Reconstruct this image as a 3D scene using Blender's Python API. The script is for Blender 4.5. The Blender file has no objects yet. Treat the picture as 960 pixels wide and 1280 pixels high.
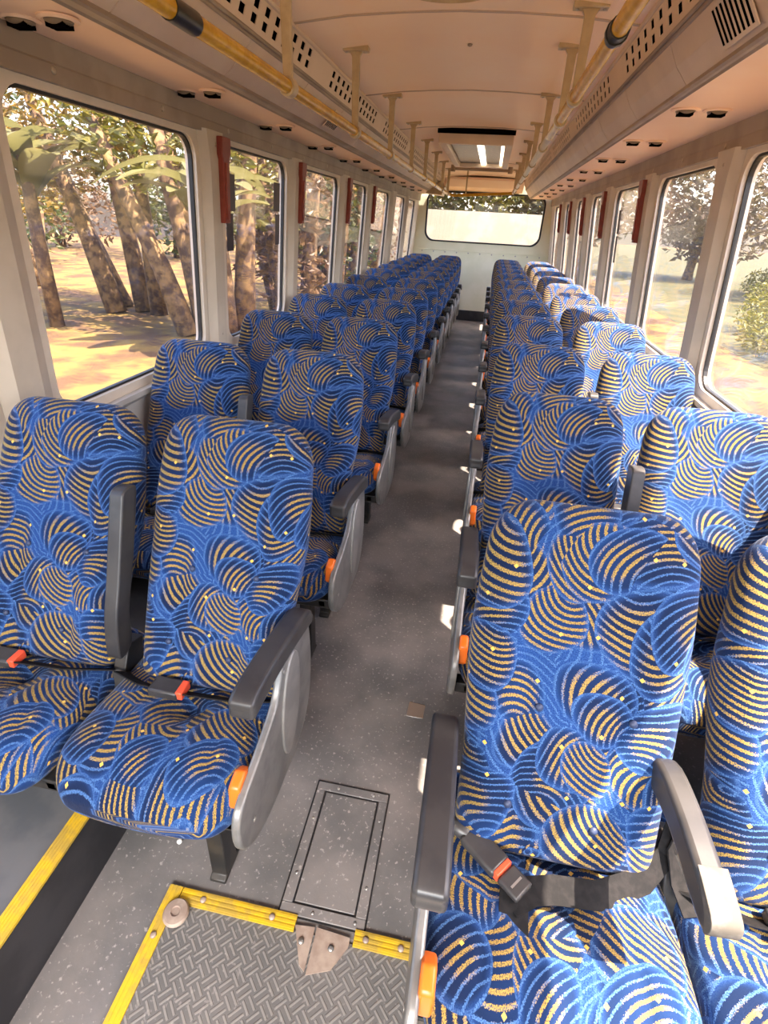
import bpy, math, random
from mathutils import Vector, Matrix
rnd = random.Random(7)
S = bpy.context.scene
COL = S.collection
pi = math.pi

# ------------------------------------------------------------------ camera
F, PITCH, YAW, ROLL = 650.0, .514, .154, .057
cam_d = bpy.data.cameras.new('camera')
cam = bpy.data.objects.new('camera', cam_d); COL.objects.link(cam)
cp, sp = math.cos(PITCH), math.sin(PITCH)
fw = Vector((-math.sin(YAW)*cp, math.cos(YAW)*cp, -sp)); rt = Vector((math.cos(YAW), math.sin(YAW), 0)); up = rt.cross(fw)
r2 = rt*math.cos(ROLL)+up*math.sin(ROLL); u2 = -rt*math.sin(ROLL)+up*math.cos(ROLL)
M4 = Matrix((r2, u2, -fw)).transposed().to_4x4(); M4.translation = Vector((.16, 0, 1.549))
cam.matrix_world = M4
cam_d.sensor_fit = 'VERTICAL'; cam_d.sensor_height = 32; cam_d.lens = F/1280*32
cam_d.clip_start = .02; cam_d.clip_end = 500
S.camera = cam
# ------------------------------------------------------------------ world, sun, exposure
W = bpy.data.worlds.new('sky'); S.world = W; W.use_nodes = True
wn = W.node_tree.nodes; wl = W.node_tree.links
bg = wn['Background']; sky = wn.new('ShaderNodeTexSky'); sky.sky_type = 'NISHITA'; sky.sun_disc = False
sky.sun_elevation = math.radians(60); sky.sun_rotation = math.radians(90); sky.air_density = 1.0; sky.dust_density = 3.0
wl.new(sky.outputs[0], bg.inputs[0]); bg.inputs[1].default_value = .50
sd = bpy.data.lights.new('sun', 'SUN'); sun = bpy.data.objects.new('sun', sd); COL.objects.link(sun)
sd.energy = 12.5; sd.angle = .009; sd.color = (1, .90, .74)
SUN_EL, SUN_AZ = math.radians(62), math.radians(-12)   # azimuth from +x
tosun = Vector((math.cos(SUN_EL)*math.cos(SUN_AZ), math.cos(SUN_EL)*math.sin(SUN_AZ), math.sin(SUN_EL)))
sun.rotation_euler = tosun.to_track_quat('Z', 'Y').to_euler()
sun.location = (6, 2, 9)
# added area lamp outside the windscreen opening, lifting the light in the front cabin
al = bpy.data.lights.new('front_fill_lamp', 'AREA'); ao = bpy.data.objects.new('front_fill_lamp', al); COL.objects.link(ao)
al.shape = 'RECTANGLE'; al.size = 2.4; al.size_y = 1.1; al.energy = 190; al.color = (1, .95, .88)
ao.location = (0, -3.2, 2.85); ao.rotation_euler = (math.radians(66), 0, 0)
S.view_settings.view_transform = 'Standard'; S.view_settings.look = 'None'
S.view_settings.gamma = 1; S.view_settings.use_curve_mapping = False
S.view_settings.exposure = 1.42
S.cycles.use_denoising = True
S.cycles.max_bounces = 8; S.cycles.transparent_max_bounces = 16; S.cycles.diffuse_bounces = 5
S.cycles.sample_clamp_indirect = 6

# ------------------------------------------------------------------ materials
def nodes(name):
    m = bpy.data.materials.new(name); m.use_nodes = True
    nt = m.node_tree; return m, nt, nt.nodes['Principled BSDF']
def N(nt, t, **k):
    n = nt.nodes.new(t)
    for a, b in k.items():
        setattr(n, a, b)
    return n
def math_(nt, op, a, b=None, c=None):
    n = N(nt, 'ShaderNodeMath', operation=op)
    for i, v in enumerate((a, b, c)):
        if v is None: continue
        if isinstance(v, (int, float)): n.inputs[i].default_value = v
        else: nt.links.new(v, n.inputs[i])
    return n.outputs[0]
def vmath(nt, op, a, b=None, s=None):
    n = N(nt, 'ShaderNodeVectorMath', operation=op)
    for i, v in enumerate((a, b)):
        if v is None: continue
        if isinstance(v, tuple): n.inputs[i].default_value = v
        else: nt.links.new(v, n.inputs[i])
    if s is not None: n.inputs['Scale'].default_value = s
    return n
def mixc(nt, fac, a, b):
    n = N(nt, 'ShaderNodeMix', data_type='RGBA')
    for i, v in ((0, fac), (6, a), (7, b)):
        if isinstance(v, (int, float)): n.inputs[i].default_value = v
        elif isinstance(v, tuple): n.inputs[i].default_value = (*v, 1)
        else: nt.links.new(v, n.inputs[i])
    return n.outputs[2]
def smooth(nt, v, a, b):
    n = N(nt, 'ShaderNodeMapRange', interpolation_type='SMOOTHSTEP')
    nt.links.new(v, n.inputs[0]); n.inputs[1].default_value = a; n.inputs[2].default_value = b
    return n.outputs[0]
def noise(nt, vec, scale, detail=3, rough=.55):
    n = N(nt, 'ShaderNodeTexNoise'); n.inputs['Scale'].default_value = scale; n.inputs['Detail'].default_value = detail
    n.inputs['Roughness'].default_value = rough
    if vec is not None: nt.links.new(vec, n.inputs['Vector'])
    return n
def mat(name, c, rough=.5, metal=0., c2=None, nscale=8., bump=0., lo=.4, hi=.62, spec=None):
    m, nt, b = nodes(name)
    b.inputs['Roughness'].default_value = rough; b.inputs['Metallic'].default_value = metal
    if spec is not None: b.inputs['Specular IOR Level'].default_value = spec
    b.inputs['Base Color'].default_value = (*c, 1)
    if c2 is not None or bump:
        tc = N(nt, 'ShaderNodeTexCoord'); n = noise(nt, tc.outputs['Object'], nscale, 5)
        if c2 is not None:
            nt.links.new(mixc(nt, smooth(nt, n.outputs[0], lo, hi), c, c2), b.inputs['Base Color'])
        if bump:
            bp = N(nt, 'ShaderNodeBump'); bp.inputs['Strength'].default_value = bump; bp.inputs['Distance'].default_value = .004
            nt.links.new(n.outputs[0], bp.inputs['Height']); nt.links.new(bp.outputs[0], b.inputs['Normal'])
    return m
def fabric_mat(name, scale=1.0):
    m, nt, b = nodes(name); L = nt.links
    uv = N(nt, 'ShaderNodeUVMap', uv_map='UVMap').outputs[0]
    P0 = vmath(nt, 'SCALE', uv, s=scale).outputs[0]
    wob = noise(nt, P0, 4.5, 0)
    wv = vmath(nt, 'MULTIPLY', vmath(nt, 'SUBTRACT', wob.outputs['Color'], (.5, .5, .5)).outputs[0], (.10, .10, 0)).outputs[0]
    P = vmath(nt, 'MULTIPLY', vmath(nt, 'ADD', P0, wv).outputs[0], (1, 1, 0)).outputs[0]
    speck = noise(nt, P0, 430, 2, .7).outputs[0]
    sp = math_(nt, 'SUBTRACT', speck, .5)
    low = noise(nt, P0, 5.5, 1).outputs[0]
    navy = mixc(nt, smooth(nt, low, .35, .65), (.003, .012, .048), (.005, .026, .102))
    blue = mixc(nt, smooth(nt, speck, .35, .65), (.018, .066, .205), (.075, .165, .36))
    goldc = mixc(nt, smooth(nt, speck, .36, .58), (.08, .065, .04), (.40, .26, .065))
    halo_c = mixc(nt, smooth(nt, speck, .40, .60), (.008, .05, .24), (.05, .15, .46))
    def shells(off, scale, R, period, base):
        Q = vmath(nt, 'ADD', P, (off, off*1.7, 0)).outputs[0]
        vo = N(nt, 'ShaderNodeTexVoronoi', voronoi_dimensions='2D', feature='F1'); vo.inputs['Scale'].default_value = scale; vo.inputs['Randomness'].default_value = .8
        L.new(Q, vo.inputs['Vector'])
        rad = vmath(nt, 'DISTANCE', Q, vmath(nt, 'MULTIPLY', vo.outputs['Position'], (1, 1, 0)).outputs[0]).outputs['Value']
        sep = N(nt, 'ShaderNodeSeparateColor'); L.new(vo.outputs['Color'], sep.inputs[0])
        rv = vmath(nt, 'MULTIPLY', vmath(nt, 'SUBTRACT', vo.outputs['Color'], (.5, .5, .5)).outputs[0], (1, 1, 0)).outputs[0]
        o_ = N(nt, 'ShaderNodeVectorMath', operation='SCALE'); L.new(vmath(nt, 'NORMALIZE', rv).outputs[0], o_.inputs[0])
        L.new(math_(nt, 'ADD', math_(nt, 'MULTIPLY', sep.outputs[2], .05), .075), o_.inputs['Scale'])
        cen = vmath(nt, 'ADD', vmath(nt, 'MULTIPLY', vo.outputs['Position'], (1, 1, 0)).outputs[0], o_.outputs[0]).outputs[0]
        d = vmath(nt, 'DISTANCE', Q, cen).outputs['Value']
        tri = math_(nt, 'ABSOLUTE', math_(nt, 'SUBTRACT', math_(nt, 'FRACT', math_(nt, 'MULTIPLY', d, 1/period)), .5))
        g = math_(nt, 'ADD', math_(nt, 'MULTIPLY', math_(nt, 'SUBTRACT', min(R, .07), rad), 12.0), math_(nt, 'ADD', math_(nt, 'MULTIPLY', low, .8), math_(nt, 'MULTIPLY', sep.outputs[1], .45)))
        g = smooth(nt, math_(nt, 'ADD', g, math_(nt, 'MULTIPLY', sp, .5)), .72, .95)
        thin = math_(nt, 'ADD', .13, math_(nt, 'MULTIPLY', g, .07))          # gold threads are broader
        stripe = smooth(nt, math_(nt, 'SUBTRACT', math_(nt, 'ADD', thin, math_(nt, 'MULTIPLY', sp, .5)), tri), -.02, .04)
        ed = math_(nt, 'SUBTRACT', R, rad) if R < 1 else math_(nt, 'SUBTRACT', .065, rad)
        hal = math_(nt, 'MULTIPLY', smooth(nt, math_(nt, 'ADD', ed, math_(nt, 'MULTIPLY', sp, .012)), .016, .0), .4)
        c = mixc(nt, hal, navy, halo_c)
        c = mixc(nt, stripe, c, mixc(nt, g, blue, goldc))
        line = smooth(nt, math_(nt, 'ADD', math_(nt, 'ABSOLUTE', math_(nt, 'SUBTRACT', ed, .002)), math_(nt, 'MULTIPLY', sp, .004)), .0030, .0016)
        c = mixc(nt, math_(nt, 'MULTIPLY', line, .4), c, blue)
        if base is None: return c, stripe
        m_ = math_(nt, 'MULTIPLY', smooth(nt, ed, -.0006, .0006), math_(nt, 'GREATER_THAN', sep.outputs[0], .42))
        return mixc(nt, m_, base[0], c), stripe
    c, stripe = shells(0.0, 7.0, 2.0, .0145, None)
    for off, sc, R in ((3.1, 5.2, .085), (7.7, 5.6, .076), (12.3, 5.2, .080), (17.9, 5.8, .070), (23.3, 5.4, .074), (29.1, 6.2, .060)):
        c, stripe = shells(off, sc, R, .0142, (c, stripe))
    v2 = N(nt, 'ShaderNodeTexVoronoi', voronoi_dimensions='2D', feature='F1', distance='MANHATTAN'); v2.inputs['Scale'].default_value = 9.5
    L.new(P0, v2.inputs['Vector'])
    dot = math_(nt, 'LESS_THAN', v2.outputs['Distance'], .045)
    c = mixc(nt, dot, c, (.75, .46, .09))
    L.new(c, b.inputs['Base Color'])
    b.inputs['Roughness'].default_value = .85; b.inputs['Sheen Weight'].default_value = .12; b.inputs['Sheen Roughness'].default_value = .4
    b.inputs['Specular IOR Level'].default_value = .2
    bp = N(nt, 'ShaderNodeBump'); bp.inputs['Strength'].default_value = .25; bp.inputs['Distance'].default_value = .002
    L.new(math_(nt, 'ADD', speck, stripe), bp.inputs['Height']); L.new(bp.outputs[0], b.inputs['Normal'])
    return m
def floor_mat(name, tread=False):
    m, nt, b = nodes(name); L = nt.links
    tc = N(nt, 'ShaderNodeTexCoord').outputs['Object']
    n1 = noise(nt, tc, 3, 5).outputs[0]; n2 = noise(nt, tc, 90, 2).outputs[0]; n3 = noise(nt, tc, 28, 3, .7).outputs[0]
    c = mixc(nt, smooth(nt, n1, .35, .65), (.118, .113, .111), (.212, .191, .181))
    c = mixc(nt, smooth(nt, n2, .60, .72), c, (.34, .31, .29))
    c = mixc(nt, math_(nt, 'MULTIPLY', smooth(nt, n3, .68, .76), .8), c, (.40, .34, .29))
    h = n2
    if tread:
        # basket of short curved bars in alternating directions
        s = 1/.042
        v = vmath(nt, 'SCALE', tc, s=s).outputs[0]
        sx = N(nt, 'ShaderNodeSeparateXYZ'); L.new(v, sx.inputs[0])
        a = math_(nt, 'ADD', sx.outputs[0], sx.outputs[1]); e = math_(nt, 'SUBTRACT', sx.outputs[0], sx.outputs[1])
        ch = math_(nt, 'MODULO', math_(nt, 'ADD', math_(nt, 'FLOOR', math_(nt, 'ADD', a, 400)), math_(nt, 'FLOOR', math_(nt, 'ADD', e, 400))), 2.0)
        fa = math_(nt, 'PINGPONG', math_(nt, 'MULTIPLY', a, 4.0), 1.0); fe = math_(nt, 'PINGPONG', math_(nt, 'MULTIPLY', e, 4.0), 1.0)
        mx = N(nt, 'ShaderNodeMix', data_type='FLOAT'); L.new(ch, mx.inputs[0]); L.new(fa, mx.inputs[2]); L.new(fe, mx.inputs[3])
        bar = smooth(nt, mx.outputs[0], .55, .8)
        c = mixc(nt, math_(nt, 'MULTIPLY', bar, .45), mixc(nt, .55, c, (.10, .095, .09)), (.33, .30, .27)); h = bar
    L.new(c, b.inputs['Base Color']); b.inputs['Roughness'].default_value = .55 if not tread else .6
    bp = N(nt, 'ShaderNodeBump'); bp.inputs['Strength'].default_value = .5 if tread else .15; bp.inputs['Distance'].default_value = .003
    L.new(h, bp.inputs['Height']); L.new(bp.outputs[0], b.inputs['Normal'])
    return m
def glass_mat(name, tint, dust):
    m, nt, b = nodes(name); L = nt.links; nt.nodes.remove(b)
    out = nt.nodes['Material Output']
    tr = N(nt, 'ShaderNodeBsdfTransparent'); tr.inputs[0].default_value = (*tint, 1)
    gl = N(nt, 'ShaderNodeBsdfGlossy'); gl.inputs[0].default_value = (1, .93, .9, 1); gl.inputs['Roughness'].default_value = .03
    lw = N(nt, 'ShaderNodeLayerWeight'); fc = math_(nt, 'POWER', lw.outputs['Facing'], 4.0)
    ff = math_(nt, 'ADD', math_(nt, 'MULTIPLY', fc, .55), .035)
    m1 = N(nt, 'ShaderNodeMixShader'); L.new(ff, m1.inputs[0]); L.new(tr.outputs[0], m1.inputs[1]); L.new(gl.outputs[0], m1.inputs[2])
    df = N(nt, 'ShaderNodeBsdfTranslucent'); df.inputs[0].default_value = (.9, .82, .78, 1)
    d2 = N(nt, 'ShaderNodeBsdfDiffuse'); d2.inputs[0].default_value = (.9, .82, .78, 1)
    ad = N(nt, 'ShaderNodeMixShader'); ad.inputs[0].default_value = .5; L.new(df.outputs[0], ad.inputs[1]); L.new(d2.outputs[0], ad.inputs[2])
    tc = N(nt, 'ShaderNodeTexCoord'); n = noise(nt, tc.outputs['Object'], 3, 4).outputs[0]
    m2 = N(nt, 'ShaderNodeMixShader'); L.new(math_(nt, 'MULTIPLY', smooth(nt, n, .2, .8), dust), m2.inputs[0]); L.new(m1.outputs[0], m2.inputs[1]); L.new(ad.outputs[0], m2.inputs[2])
    L.new(m2.outputs[0], out.inputs[0])
    return m
def emit_mat(name, c, s):
    m, nt, b = nodes(name); b.inputs['Base Color'].default_value = (*c, 1)
    b.inputs['Emission Color'].default_value = (*c, 1); b.inputs['Emission Strength'].default_value = s
    return m
M = {}
M['fabric'] = fabric_mat('patterned_moquette')
M['floor'] = floor_mat('grey_vinyl_floor'); M['tread'] = floor_mat('treadplate_rubber', True)
M['riser'] = mat('black_rubber_riser', (.02, .02, .024), .45, c2=(.035, .035, .04))
M['platform'] = mat('blue_grey_platform_vinyl', (.085, .09, .10), .55, c2=(.12, .12, .125))
M['cream'] = mat('cream_ceiling_laminate', (.93, .67, .45), .42, c2=(.94, .71, .50), nscale=2)  # cream with the warm bounce from the ground mixed into its colour
M['seam'] = mat('tan_seam_strip', (.50, .36, .25), .5)
M['console'] = mat('tan_console_laminate', (.66, .51, .38), .45, c2=(.72, .57, .43), nscale=3)
M['under'] = mat('pinkish_console_underside', (.90, .60, .41), .45, c2=(.92, .65, .46), nscale=2)
M['header'] = mat('grey_tan_header_metal', (.30, .225, .165), .5, c2=(.38, .295, .22), nscale=4)
M['pillar'] = mat('cream_window_pillar', (.70, .60, .48), .45, c2=(.76, .66, .54), nscale=4)
M['pillarcap'] = mat('tan_pillar_cap', (.56, .48, .38), .5, c2=(.64, .55, .44), nscale=4)
M['wall'] = mat('grey_beige_wall', (.50, .47, .42), .5, c2=(.58, .54, .47), nscale=4)
M['rear'] = mat('pale_green_cream_wall', (.80, .80, .60), .5, c2=(.86, .85, .67), nscale=3)
M['gasket'] = mat('black_rubber_gasket', (.012, .012, .013), .5)
M['glass'] = glass_mat('dusty_window_glass', (.985, .95, .94), .022)
M['yellow'] = mat('yellow_rail_paint', (.52, .27, .012), .25, c2=(.62, .34, .02), nscale=30)
M['railcream'] = mat('cream_rail_enamel', (.44, .33, .185), .32, c2=(.50, .38, .22), nscale=20)
M['tape'] = mat('black_tape', (.015, .014, .013), .35)
M['trimyellow'] = mat('yellow_step_nosing', (.66, .42, .018), .5, c2=(.46, .31, .05), nscale=25, bump=.3)
M['plastic'] = mat('black_armrest_plastic', (.035, .033, .034), .38, c2=(.05, .047, .046), nscale=12)
M['panel'] = mat('grey_seat_panel', (.19, .187, .178), .33, .35, c2=(.27, .26, .245), nscale=14)
M['inset'] = mat('pale_grey_panel_inset', (.29, .28, .262), .35, .35, c2=(.36, .345, .32), nscale=14)
M['worn'] = mat('worn_armrest_tip', (.085, .075, .062), .7, c2=(.13, .115, .10), nscale=40)
M['black'] = mat('black_steel', (.02, .02, .021), .45, .2, c2=(.04, .035, .03), nscale=20)
M['webbing'] = mat('black_belt_webbing', (.010, .010, .011), .8, c2=(.016, .015, .016), nscale=60, bump=.3, spec=.15)
M['orange'] = mat('orange_plastic', (.85, .17, .015), .35)
M['redbtn'] = mat('red_button', (.85, .10, .04), .35)
M['red'] = mat('red_painted_handle', (.24, .035, .018), .38, c2=(.30, .05, .026), nscale=20)
M['steel'] = mat('dull_steel', (.45, .43, .40), .35, .8)
M['rivet'] = mat('rivet_metal', (.5, .42, .33), .35, .6)
M['dark'] = mat('painted_hole_shade', (.003, .0025, .002), .95, spec=0.0)  # near-black, puts the shade of holes, slots and gaps into the colour
M['nozzle'] = mat('beige_nozzle_plastic', (.22, .16, .10), .45)
M['tag'] = mat('white_cloth_tag', (.8, .78, .74), .8)
M['button'] = mat('grey_blue_button', (.03, .045, .10), .5)
M['lamp'] = mat('yellowed_lamp_lens', (.50, .36, .19), .35, c2=(.62, .47, .28), nscale=20)
M['tube'] = emit_mat('white_emissive_diffuser', (1, .90, .72), 1.6)
M['grille'] = mat('speckled_dark_grille', (.03, .02, .015), .3, c2=(.32, .22, .15), nscale=70, lo=.60, hi=.66)
M['sticker'] = mat('dark_window_sticker', (.05, .03, .035), .35)
M['paper'] = mat('pale_window_sticker', (.75, .72, .66), .6)
M['rust'] = mat('bare_brownish_metal', (.34, .25, .20), .5, .2, c2=(.46, .36, .29), nscale=20)
M['soil'] = mat('orange_soil', (.060, .027, .007), .95, c2=(.145, .088, .014), nscale=1.2, bump=.6)
M['grass'] = mat('yellow_green_grass', (.030, .034, .003), .9, c2=(.062, .048, .006), nscale=1.5)
M['bark'] = mat('warm_brown_bark', (.06, .032, .016), .9, c2=(.20, .12, .05), nscale=5, bump=.8)
M['outwall'] = mat('cream_boundary_wall', (.12, .10, .078), .85, c2=(.14, .12, .095), nscale=1)
M['rearwall'] = mat('cream_wall_sunlit_tone', (.40, .36, .26), .85, c2=(.48, .43, .32), nscale=1.5)  # brighter copy of the boundary wall, sunlight put into its colour
M['mauve'] = mat('mauve_brown_reflection', (.07, .048, .05), .85, c2=(.09, .066, .063), nscale=1)
def leaf_mat(name, c, c2):
    m, nt, b = nodes(name); L = nt.links
    oi = N(nt, 'ShaderNodeNewGeometry'); c_ = mixc(nt, oi.outputs['Random Per Island'], c, c2)
    L.new(c_, b.inputs['Base Color']); b.inputs['Roughness'].default_value = .45
    tl = N(nt, 'ShaderNodeBsdfTranslucent'); L.new(c_, tl.inputs[0])
    mx = N(nt, 'ShaderNodeMixShader'); mx.inputs[0].default_value = .4
    L.new(b.outputs[0], mx.inputs[1]); L.new(tl.outputs[0], mx.inputs[2]); L.new(mx.outputs[0], nt.nodes['Material Output'].inputs[0])
    return m
M['leafgold'] = leaf_mat('golden_leaves', (0.2, 0.11, 0.01), (0.13, 0.1, 0.015))
M['leafgreen'] = leaf_mat('green_leaves', (0.022, 0.038, 0.006), (0.065, 0.07, 0.012))
M['leafpale'] = leaf_mat('pale_banana_leaves', (0.1, 0.115, 0.03), (0.16, 0.14, 0.06))
M['leafdry'] = leaf_mat('dry_leaves', (0.1, 0.05, 0.022), (0.14, 0.088, 0.045))
M['leafyel'] = leaf_mat('yellow_green_leaves', (0.085, 0.09, 0.008), (0.15, 0.125, 0.02))

M['leafright'] = leaf_mat('soft_yellow_leaves', (.10, .085, .02), (.065, .06, .018))
M['leafmauve'] = leaf_mat('mauve_tinged_leaves', (.085, .06, .045), (.10, .08, .03))
M['leafshrub'] = leaf_mat('bright_shrub_leaves', (.10, .11, .006), (.17, .15, .018))
# ------------------------------------------------------------------ mesh helpers
class MB:
    def __init__(s): s.v, s.f, s.uv = [], [], None
    def add(s, vs, fs):
        o = len(s.v); s.v += [tuple(v) for v in vs]; s.f += [tuple(i+o for i in f) for f in fs]; return s
    def box(s, x0, x1, y0, y1, z0, z1):
        vs = [(x, y, z) for x in (x0, x1) for y in (y0, y1) for z in (z0, z1)]
        return s.add(vs, [(0, 1, 3, 2), (4, 6, 7, 5), (0, 4, 5, 1), (2, 3, 7, 6), (0, 2, 6, 4), (1, 5, 7, 3)])
    def prism(s, poly, a, b, axis='x'):
        """extrude a 2-D outline between a and b along an axis"""
        def P(p, t): return {'x': (t, p[0], p[1]), 'y': (p[0], t, p[1]), 'z': (p[0], p[1], t)}[axis]
        n = len(poly)
        vs = [P(p, a) for p in poly]+[P(p, b) for p in poly]
        return s.add(vs, [tuple(range(n)), tuple(range(2*n-1, n-1, -1))]+[(i, i+n, (i+1) % n+n, (i+1) % n) for i in range(n)])
    def tube(s, pts, r, n=12, cap=True):
        pts = [Vector(p) for p in pts]; rs = r if isinstance(r, (list, tuple)) else [r]*len(pts)
        vs, fs = [], []; ref = None
        for i, p in enumerate(pts):
            t = (pts[min(i+1, len(pts)-1)]-pts[max(i-1, 0)]).normalized()
            if ref is None:
                ref = Vector((0, 0, 1)) if abs(t.z) < .9 else Vector((1, 0, 0))
            a = (ref-t*ref.dot(t)).normalized(); b = t.cross(a); ref = a
            for k in range(n):
                q = 2*pi*k/n; vs.append(p+(a*math.cos(q)+b*math.sin(q))*rs[i])
        for i in range(len(pts)-1):
            for k in range(n):
                fs.append((i*n+k, i*n+(k+1) % n, (i+1)*n+(k+1) % n, (i+1)*n+k))
        if cap: fs += [tuple(range(n-1, -1, -1)), tuple(range((len(pts)-1)*n, len(pts)*n))]
        return s.add(vs, fs)
    def ribbon(s, pts, w, th, side):
        """flat strap of width w along pts; side = width direction(s)"""
        pts = [Vector(p) for p in pts]; n = len(pts); vs, fs = [], []
        for i, p in enumerate(pts):
            t = (pts[min(i+1, n-1)]-pts[max(i-1, 0)]).normalized()
            sd_ = Vector(side[i] if isinstance(side, list) else side); sd_ = (sd_-t*sd_.dot(t)).normalized(); up_ = t.cross(sd_)
            for a, b in ((-1, -1), (1, -1), (1, 1), (-1, 1)): vs.append(p+sd_*a*w/2+up_*b*th/2)
        for i in range(n-1):
            for k in range(4): fs.append((i*4+k, i*4+(k+1) % 4, (i+1)*4+(k+1) % 4, (i+1)*4+k))
        fs += [(3, 2, 1, 0), (n*4-4, n*4-3, n*4-2, n*4-1)]
        return s.add(vs, fs)
    def lathe(s, c, prof, n=20, axis='z', sy=1.):
        vs, fs = [], []
        for r, h in prof:
            for k in range(n):
                q = 2*pi*k/n; x, y = r*math.cos(q), r*math.sin(q)*sy
                vs.append({'z': (c[0]+x, c[1]+y, c[2]+h), 'x': (c[0]+h, c[1]+x, c[2]+y), 'y': (c[0]+x, c[1]+h, c[2]+y)}[axis])
        m_ = len(prof)
        for i in range(m_-1):
            for k in range(n): fs.append((i*n+k, i*n+(k+1) % n, (i+1)*n+(k+1) % n, (i+1)*n+k))
        fs += [tuple(range(n-1, -1, -1)), tuple(range((m_-1)*n, m_*n))]
        return s.add(vs, fs)
    def build(s, name, m, parent=None, smooth=False, bevel=0, seg=2, loc=None):
        me = bpy.data.meshes.new(name); me.from_pydata(s.v, [], s.f); me.validate(); me.update()
        if s.uv:
            ul = me.uv_layers.new(name='UVMap')
            for l in me.loops: ul.data[l.index].uv = s.uv[l.vertex_index]
        import bmesh
        bm = bmesh.new(); bm.from_mesh(me); bmesh.ops.recalc_face_normals(bm, faces=bm.faces); bm.to_mesh(me); bm.free()
        if smooth: me.shade_smooth()
        if smooth == 'auto': me.set_sharp_from_angle(angle=math.radians(40))
        me.materials.append(m)
        o = bpy.data.objects.new(name, me); COL.objects.link(o)
        if parent: o.parent = parent
        if loc: o.location = loc
        if bevel:
            b = o.modifiers.new('bevel', 'BEVEL'); b.width = bevel; b.segments = seg; b.limit_method = 'ANGLE'; b.angle_limit = math.radians(35)
            me.shade_smooth(); b.harden_normals = False
            me.set_sharp_from_angle(angle=math.radians(60))
        return o
def tag(o, label, cat, group=None):
    o['label'] = label; o['category'] = cat
    if group: o['group'] = group
    return o
def struct(o, label=None):
    o['kind'] = 'structure'
    if label: o['label'] = label
    return o
def stuff(o, label, cat):
    o['kind'] = 'stuff'; o['label'] = label; o['category'] = cat; return o
def empty(name, loc, label, cat, group=None):
    o = bpy.data.objects.new(name, None); COL.objects.link(o); o.location = loc; o.empty_display_size = .1
    return tag(o, label, cat, group)
ORD = ['first', 'second', 'third', 'fourth', 'fifth', 'sixth', 'seventh', 'eighth', 'ninth', 'tenth', 'eleventh', 'twelfth', 'thirteenth']

YF, YR = -1.7, 10.1       # front and rear ends of the cabin
def wx(side, z):           # inner face of the leaning side walls
    if side == 'L': return -1.17+max(0, z-.92)*.0667
    return 1.16-max(0, z-.95)*.1136

# ------------------------------------------------------------------ floor
fl = MB(); fl.box(-1.25, 1.25, YF, YR+.1, -.06, 0); struct(fl.build('floor', M['floor']), 'worn grey vinyl bus floor')
p = MB(); p.box(-1.16, -.645, YF+.02, 1.62, 0.001, .215); struct(p.build('trim_1', M['platform'], bevel=.006), 'dark raised platform along the left wall')
p = MB(); p.box(-.645, -.637, YF+.02, 1.62, .001, .205); struct(p.build('trim_2', M['riser']), 'black rubber riser of the raised platform')
p = MB(); p.box(-.672, -.632, YF+.02, 1.60, .2155, .224)
for k in range(5): p.box(-.668+k*.0075, -.665+k*.0075, YF+.02, 1.60, .224, .2255)
tag(p.build('step_nosing', M['trimyellow']), 'long yellow nosing strip on the raised platform edge', 'edge strip')
# tread plate, yellow nosings, rubber stop, broken metal plates
p = MB(); p.box(-.415, .20, YF+.1, .575, .0005, .004)
tag(p.build('tread_plate', M['tread']), 'grey tread-patterned floor plate framed by yellow strips', 'floor plate')
def nosing(x0, x1, y0, y1, label, along):
    o = empty('floor_nosing', ((x0+x1)/2, (y0+y1)/2, 0), label, 'edge strip')
    b = MB(); b.box(x0, x1, y0, y1, .0045, .010); cx, cy = (x0+x1)/2, (y0+y1)/2
    for k in range(3):
        t = .2+.3*k
        if along == 'x': b.box(x0, x1, y0+(y1-y0)*t-.003, y0+(y1-y0)*t+.003, .010, .0115)
        else: b.box(x0+(x1-x0)*t-.003, x0+(x1-x0)*t+.003, y0, y1, .010, .0115)
    q = b.build('strip', M['trimyellow'], o); q.location = (-cx, -cy, 0)
    for t in ((.2, .8) if along == 'x' else (.55, .75, .95)):
        s_ = MB(); px, py = (x0+(x1-x0)*t, cy) if along == 'x' else (cx, y0+(y1-y0)*t)
        s_.lathe((px-cx, py-cy, .0115), [(.008, 0), (.007, .003), (.002, .004)], 10); s_.build('screw', M['rust'], o, smooth=True)
nosing(-.44, -.405, YF+.1, .605, 'yellow strip along the left edge of the tread plate', 'y')
nosing(-.402, -.095, .57, .605, 'longer yellow strip on the rear edge of the tread plate', 'x')
nosing(.055, .2, .57, .605, 'short yellow strip beside the broken metal plates', 'x')
o = empty('floor_bracket', (-.02, .565, 0), 'bare brownish metal plates in the gap between yellow strips', 'metal plate')
b = MB(); b.prism([(-.095, .585), (-.045, .59), (-.045, .50), (-.06, .51)], .0045, .008, 'z'); q = b.build('small_plate', M['rust'], o); q.location = (.02, -.565, 0)
b = MB(); b.prism([(-.04, .59), (.045, .585), (.045, .565), (.015, .515), (-.04, .495)], .0045, .009, 'z'); q = b.build('large_plate', M['rust'], o); q.location = (.02, -.565, 0)
for px in (-.07, .005):
    b = MB(); b.lathe((px+.02, -.01, .009), [(.008, 0), (.007, .003), (.001, .004)], 10); b.build('screw', M['steel'], o, smooth=True)
b = MB(); b.lathe((0, 0, .005), [(.031, 0), (.032, .006), (.028, .012), (.012, .013), (.010, .009), (.001, .009)], 24)
tag(b.build('rubber_stop', M['rust'], smooth='auto', loc=(-.392, .547, 0.005)), 'round brown rubber stop at the corner of the yellow strips', 'stop')
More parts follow.
